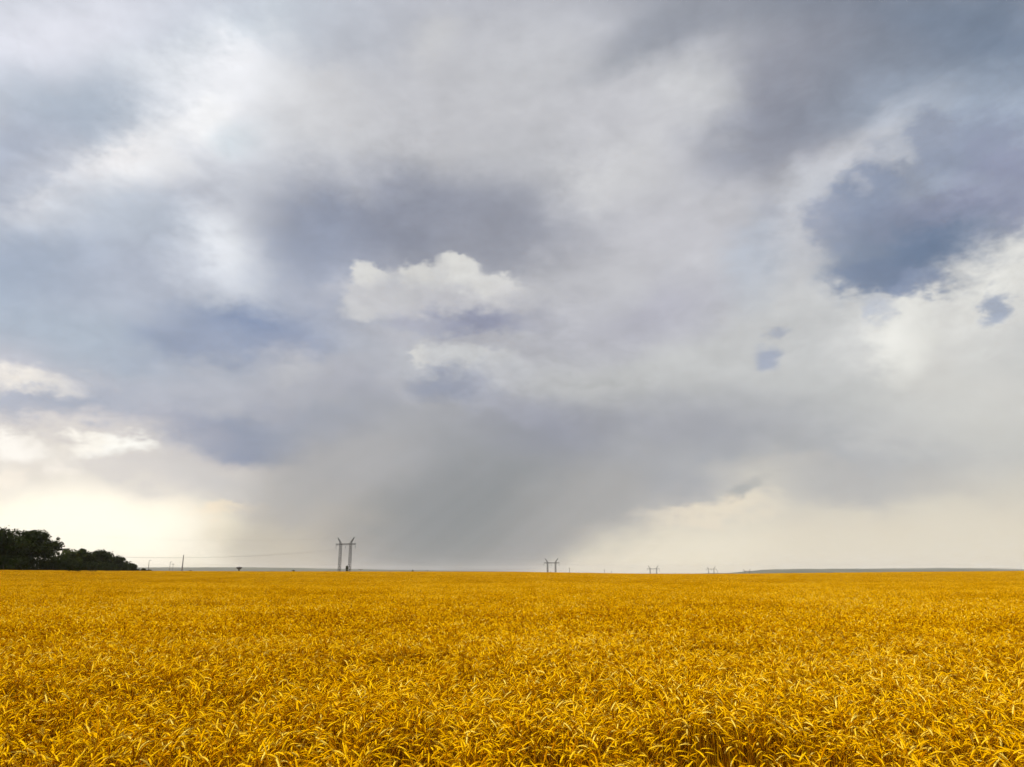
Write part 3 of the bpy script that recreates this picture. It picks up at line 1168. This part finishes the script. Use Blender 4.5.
# ------------------------------------------------------------------ poles on the horizon
def pole(px, top, Y, r0, label, kind='plain', mat=None, group='distant poles along the field edge'):
    t = at(px, top, Y)
    z0 = ground_z(t.x, Y)
    H = t.z - z0
    o = thing('utility_pole', label, 'pole', (t.x, Y, z0), 0, group)
    m = MB()
    m.tube([(0, 0, -.2), (0, 0, H * .5), (0, 0, H)], [r0, r0 * .85, r0 * .65], 8)
    m.build('post', mat or M_WOOD, o)
    if kind == 'lamp':
        m = MB()
        m.tube([(0, 0, H - .25), (.5, 0, H + .05), (1.1, 0, H + .05)], .09, 6)
        m.build('arm', mat or M_WOOD, o)
        m = MB()
        m.box((1.0, 0, H - .07), (.7, .3, .16))
        m.build('lamp_head', M_STEEL, o)
    if kind in ('cross', 'tee'):
        w = 1.0 if kind == 'cross' else 2.6
        m = MB()
        m.box((0, -r0 - .08, H - .45), (2 * w, .16, .28))
        m.build('crossarm', mat or M_WOOD, o)
        for s in (-1, 0, 1):
            m = MB()
            m.tube([(s * w * .9, -r0 - .08, H - .32), (s * w * .9, -r0 - .08, H - .05)], [.1, .07], 6)
            m.build('insulator', M_GLASS, o)
    return o


pole(149.3, 560.2, 520, .24, 'slim lamp post beside the low hedge past the wood', 'lamp', M_CONC)
pole(170.4, 561.8, 560, .22, 'taller of the two slim poles standing close together', 'lamp', M_CONC)
pole(173.2, 563.6, 610, .20, 'shorter of the two slim poles standing close together', 'cross', M_CONC)
pole(360.7, 569.0, 820, .22, 'short T shaped wooden pole just past the near pylon', 'tee')
pole(427.6, 569.9, 560, .22, 'lone stub of a post between the first two pylons')
pole(569.4, 568.0, 900, .28, 'thin dark post just past the second pylon', 'cross')
pole(604.4, 569.6, 1000, .28, 'taller of two faint posts between second and third pylon', 'cross')
pole(611.4, 571.0, 1020, .28, 'shorter of two faint posts between second and third pylon')
pole(675.5, 572.6, 900, .25, 'barely visible stub post past the third pylon')
pole(717.3, 570.3, 1600, .3, 'faint thin post right beside the fourth tiny pylon')

# A-frame pole
Yp = 440
t = at(183.6, 555.2, Yp)
z0 = ground_z(t.x, Yp)
H = t.z - z0
o = thing('braced_pole', 'stout dark A-frame pole, tallest upright between the wood and near pylon', 'pole', (t.x, Yp, z0), R(-55))
for s in (-1, 1):
    m = MB()
    m.tube([(s * .85, 0, -.2), (s * .12, 0, H)], [.26, .2], 8)
    m.build('leg', M_CONC, o)
for h_, w_ in ((.3, 1.3), (.62, .8)):
    m = MB()
    m.box((0, 0, H * h_), (w_, .2, .24))
    m.build('crossbar', M_CONC, o)
m = MB()
m.tube([(0, 0, H - .1), (0, 0, H + .12)], [.42, .3], 8)
m.build('cap', M_STEEL, o)

# mushroom-shaped tower
Yt = 620
t = at(239.3, 566.4, Yt)
z0 = ground_z(t.x, Yt)
H = t.z - z0
o = thing('water_tower', 'small dark mushroom shaped tower standing on the horizon left of the near pylon', 'tower', (t.x, Yt, z0))


def lathe(prof, n=20):
    m = MB()
    for r_, z in prof:
        for k in range(n):
            a = 2 * math.pi * k / n
            m.v.append(Vector((r_ * math.cos(a), r_ * math.sin(a), z)))
    for i in range(len(prof) - 1):
        for k in range(n):
            a, c = i * n + k, i * n + (k + 1) % n
            m.f.append((a, c, c + n, a + n))
    m.f.append(tuple(range(n)[::-1]))
    m.f.append(tuple((len(prof) - 1) * n + k for k in range(n)))
    return m


lathe([(.75, -.2), (.6, H * .25), (.55, H - 2.4)]).build('shaft', M_TANK, o)
lathe([(.56, H - 2.4), (1.5, H - 2.0), (2.2, H - 1.35), (2.4, H - .8), (2.1, H - .6), (.3, H - .35)]).build('tank', M_TANK, o)
lathe([(.10, H - .36), (.10, H), (.03, H + .3)], 8).build('finial', M_TANK, o)

# ------------------------------------------------------------------ air
hz = MB()
hz.box((0, 0, 35), (2 * 12500, 2 * 12500, 2 * 56.0))
hm = bpy.data.materials.new('haze')
hm.use_nodes = True
hm.node_tree.nodes.clear()
pv = hm.node_tree.nodes.new('ShaderNodeVolumePrincipled')
pv.inputs['Color'].default_value = (0.93, 0.92, 0.89, 1)
pv.inputs['Density'].default_value = 4.5e-5
mo = hm.node_tree.nodes.new('ShaderNodeOutputMaterial')
hm.node_tree.links.new(pv.outputs[0], mo.inputs['Volume'])
haze = hz.build('haze', hm)
haze['kind'] = 'stuff'
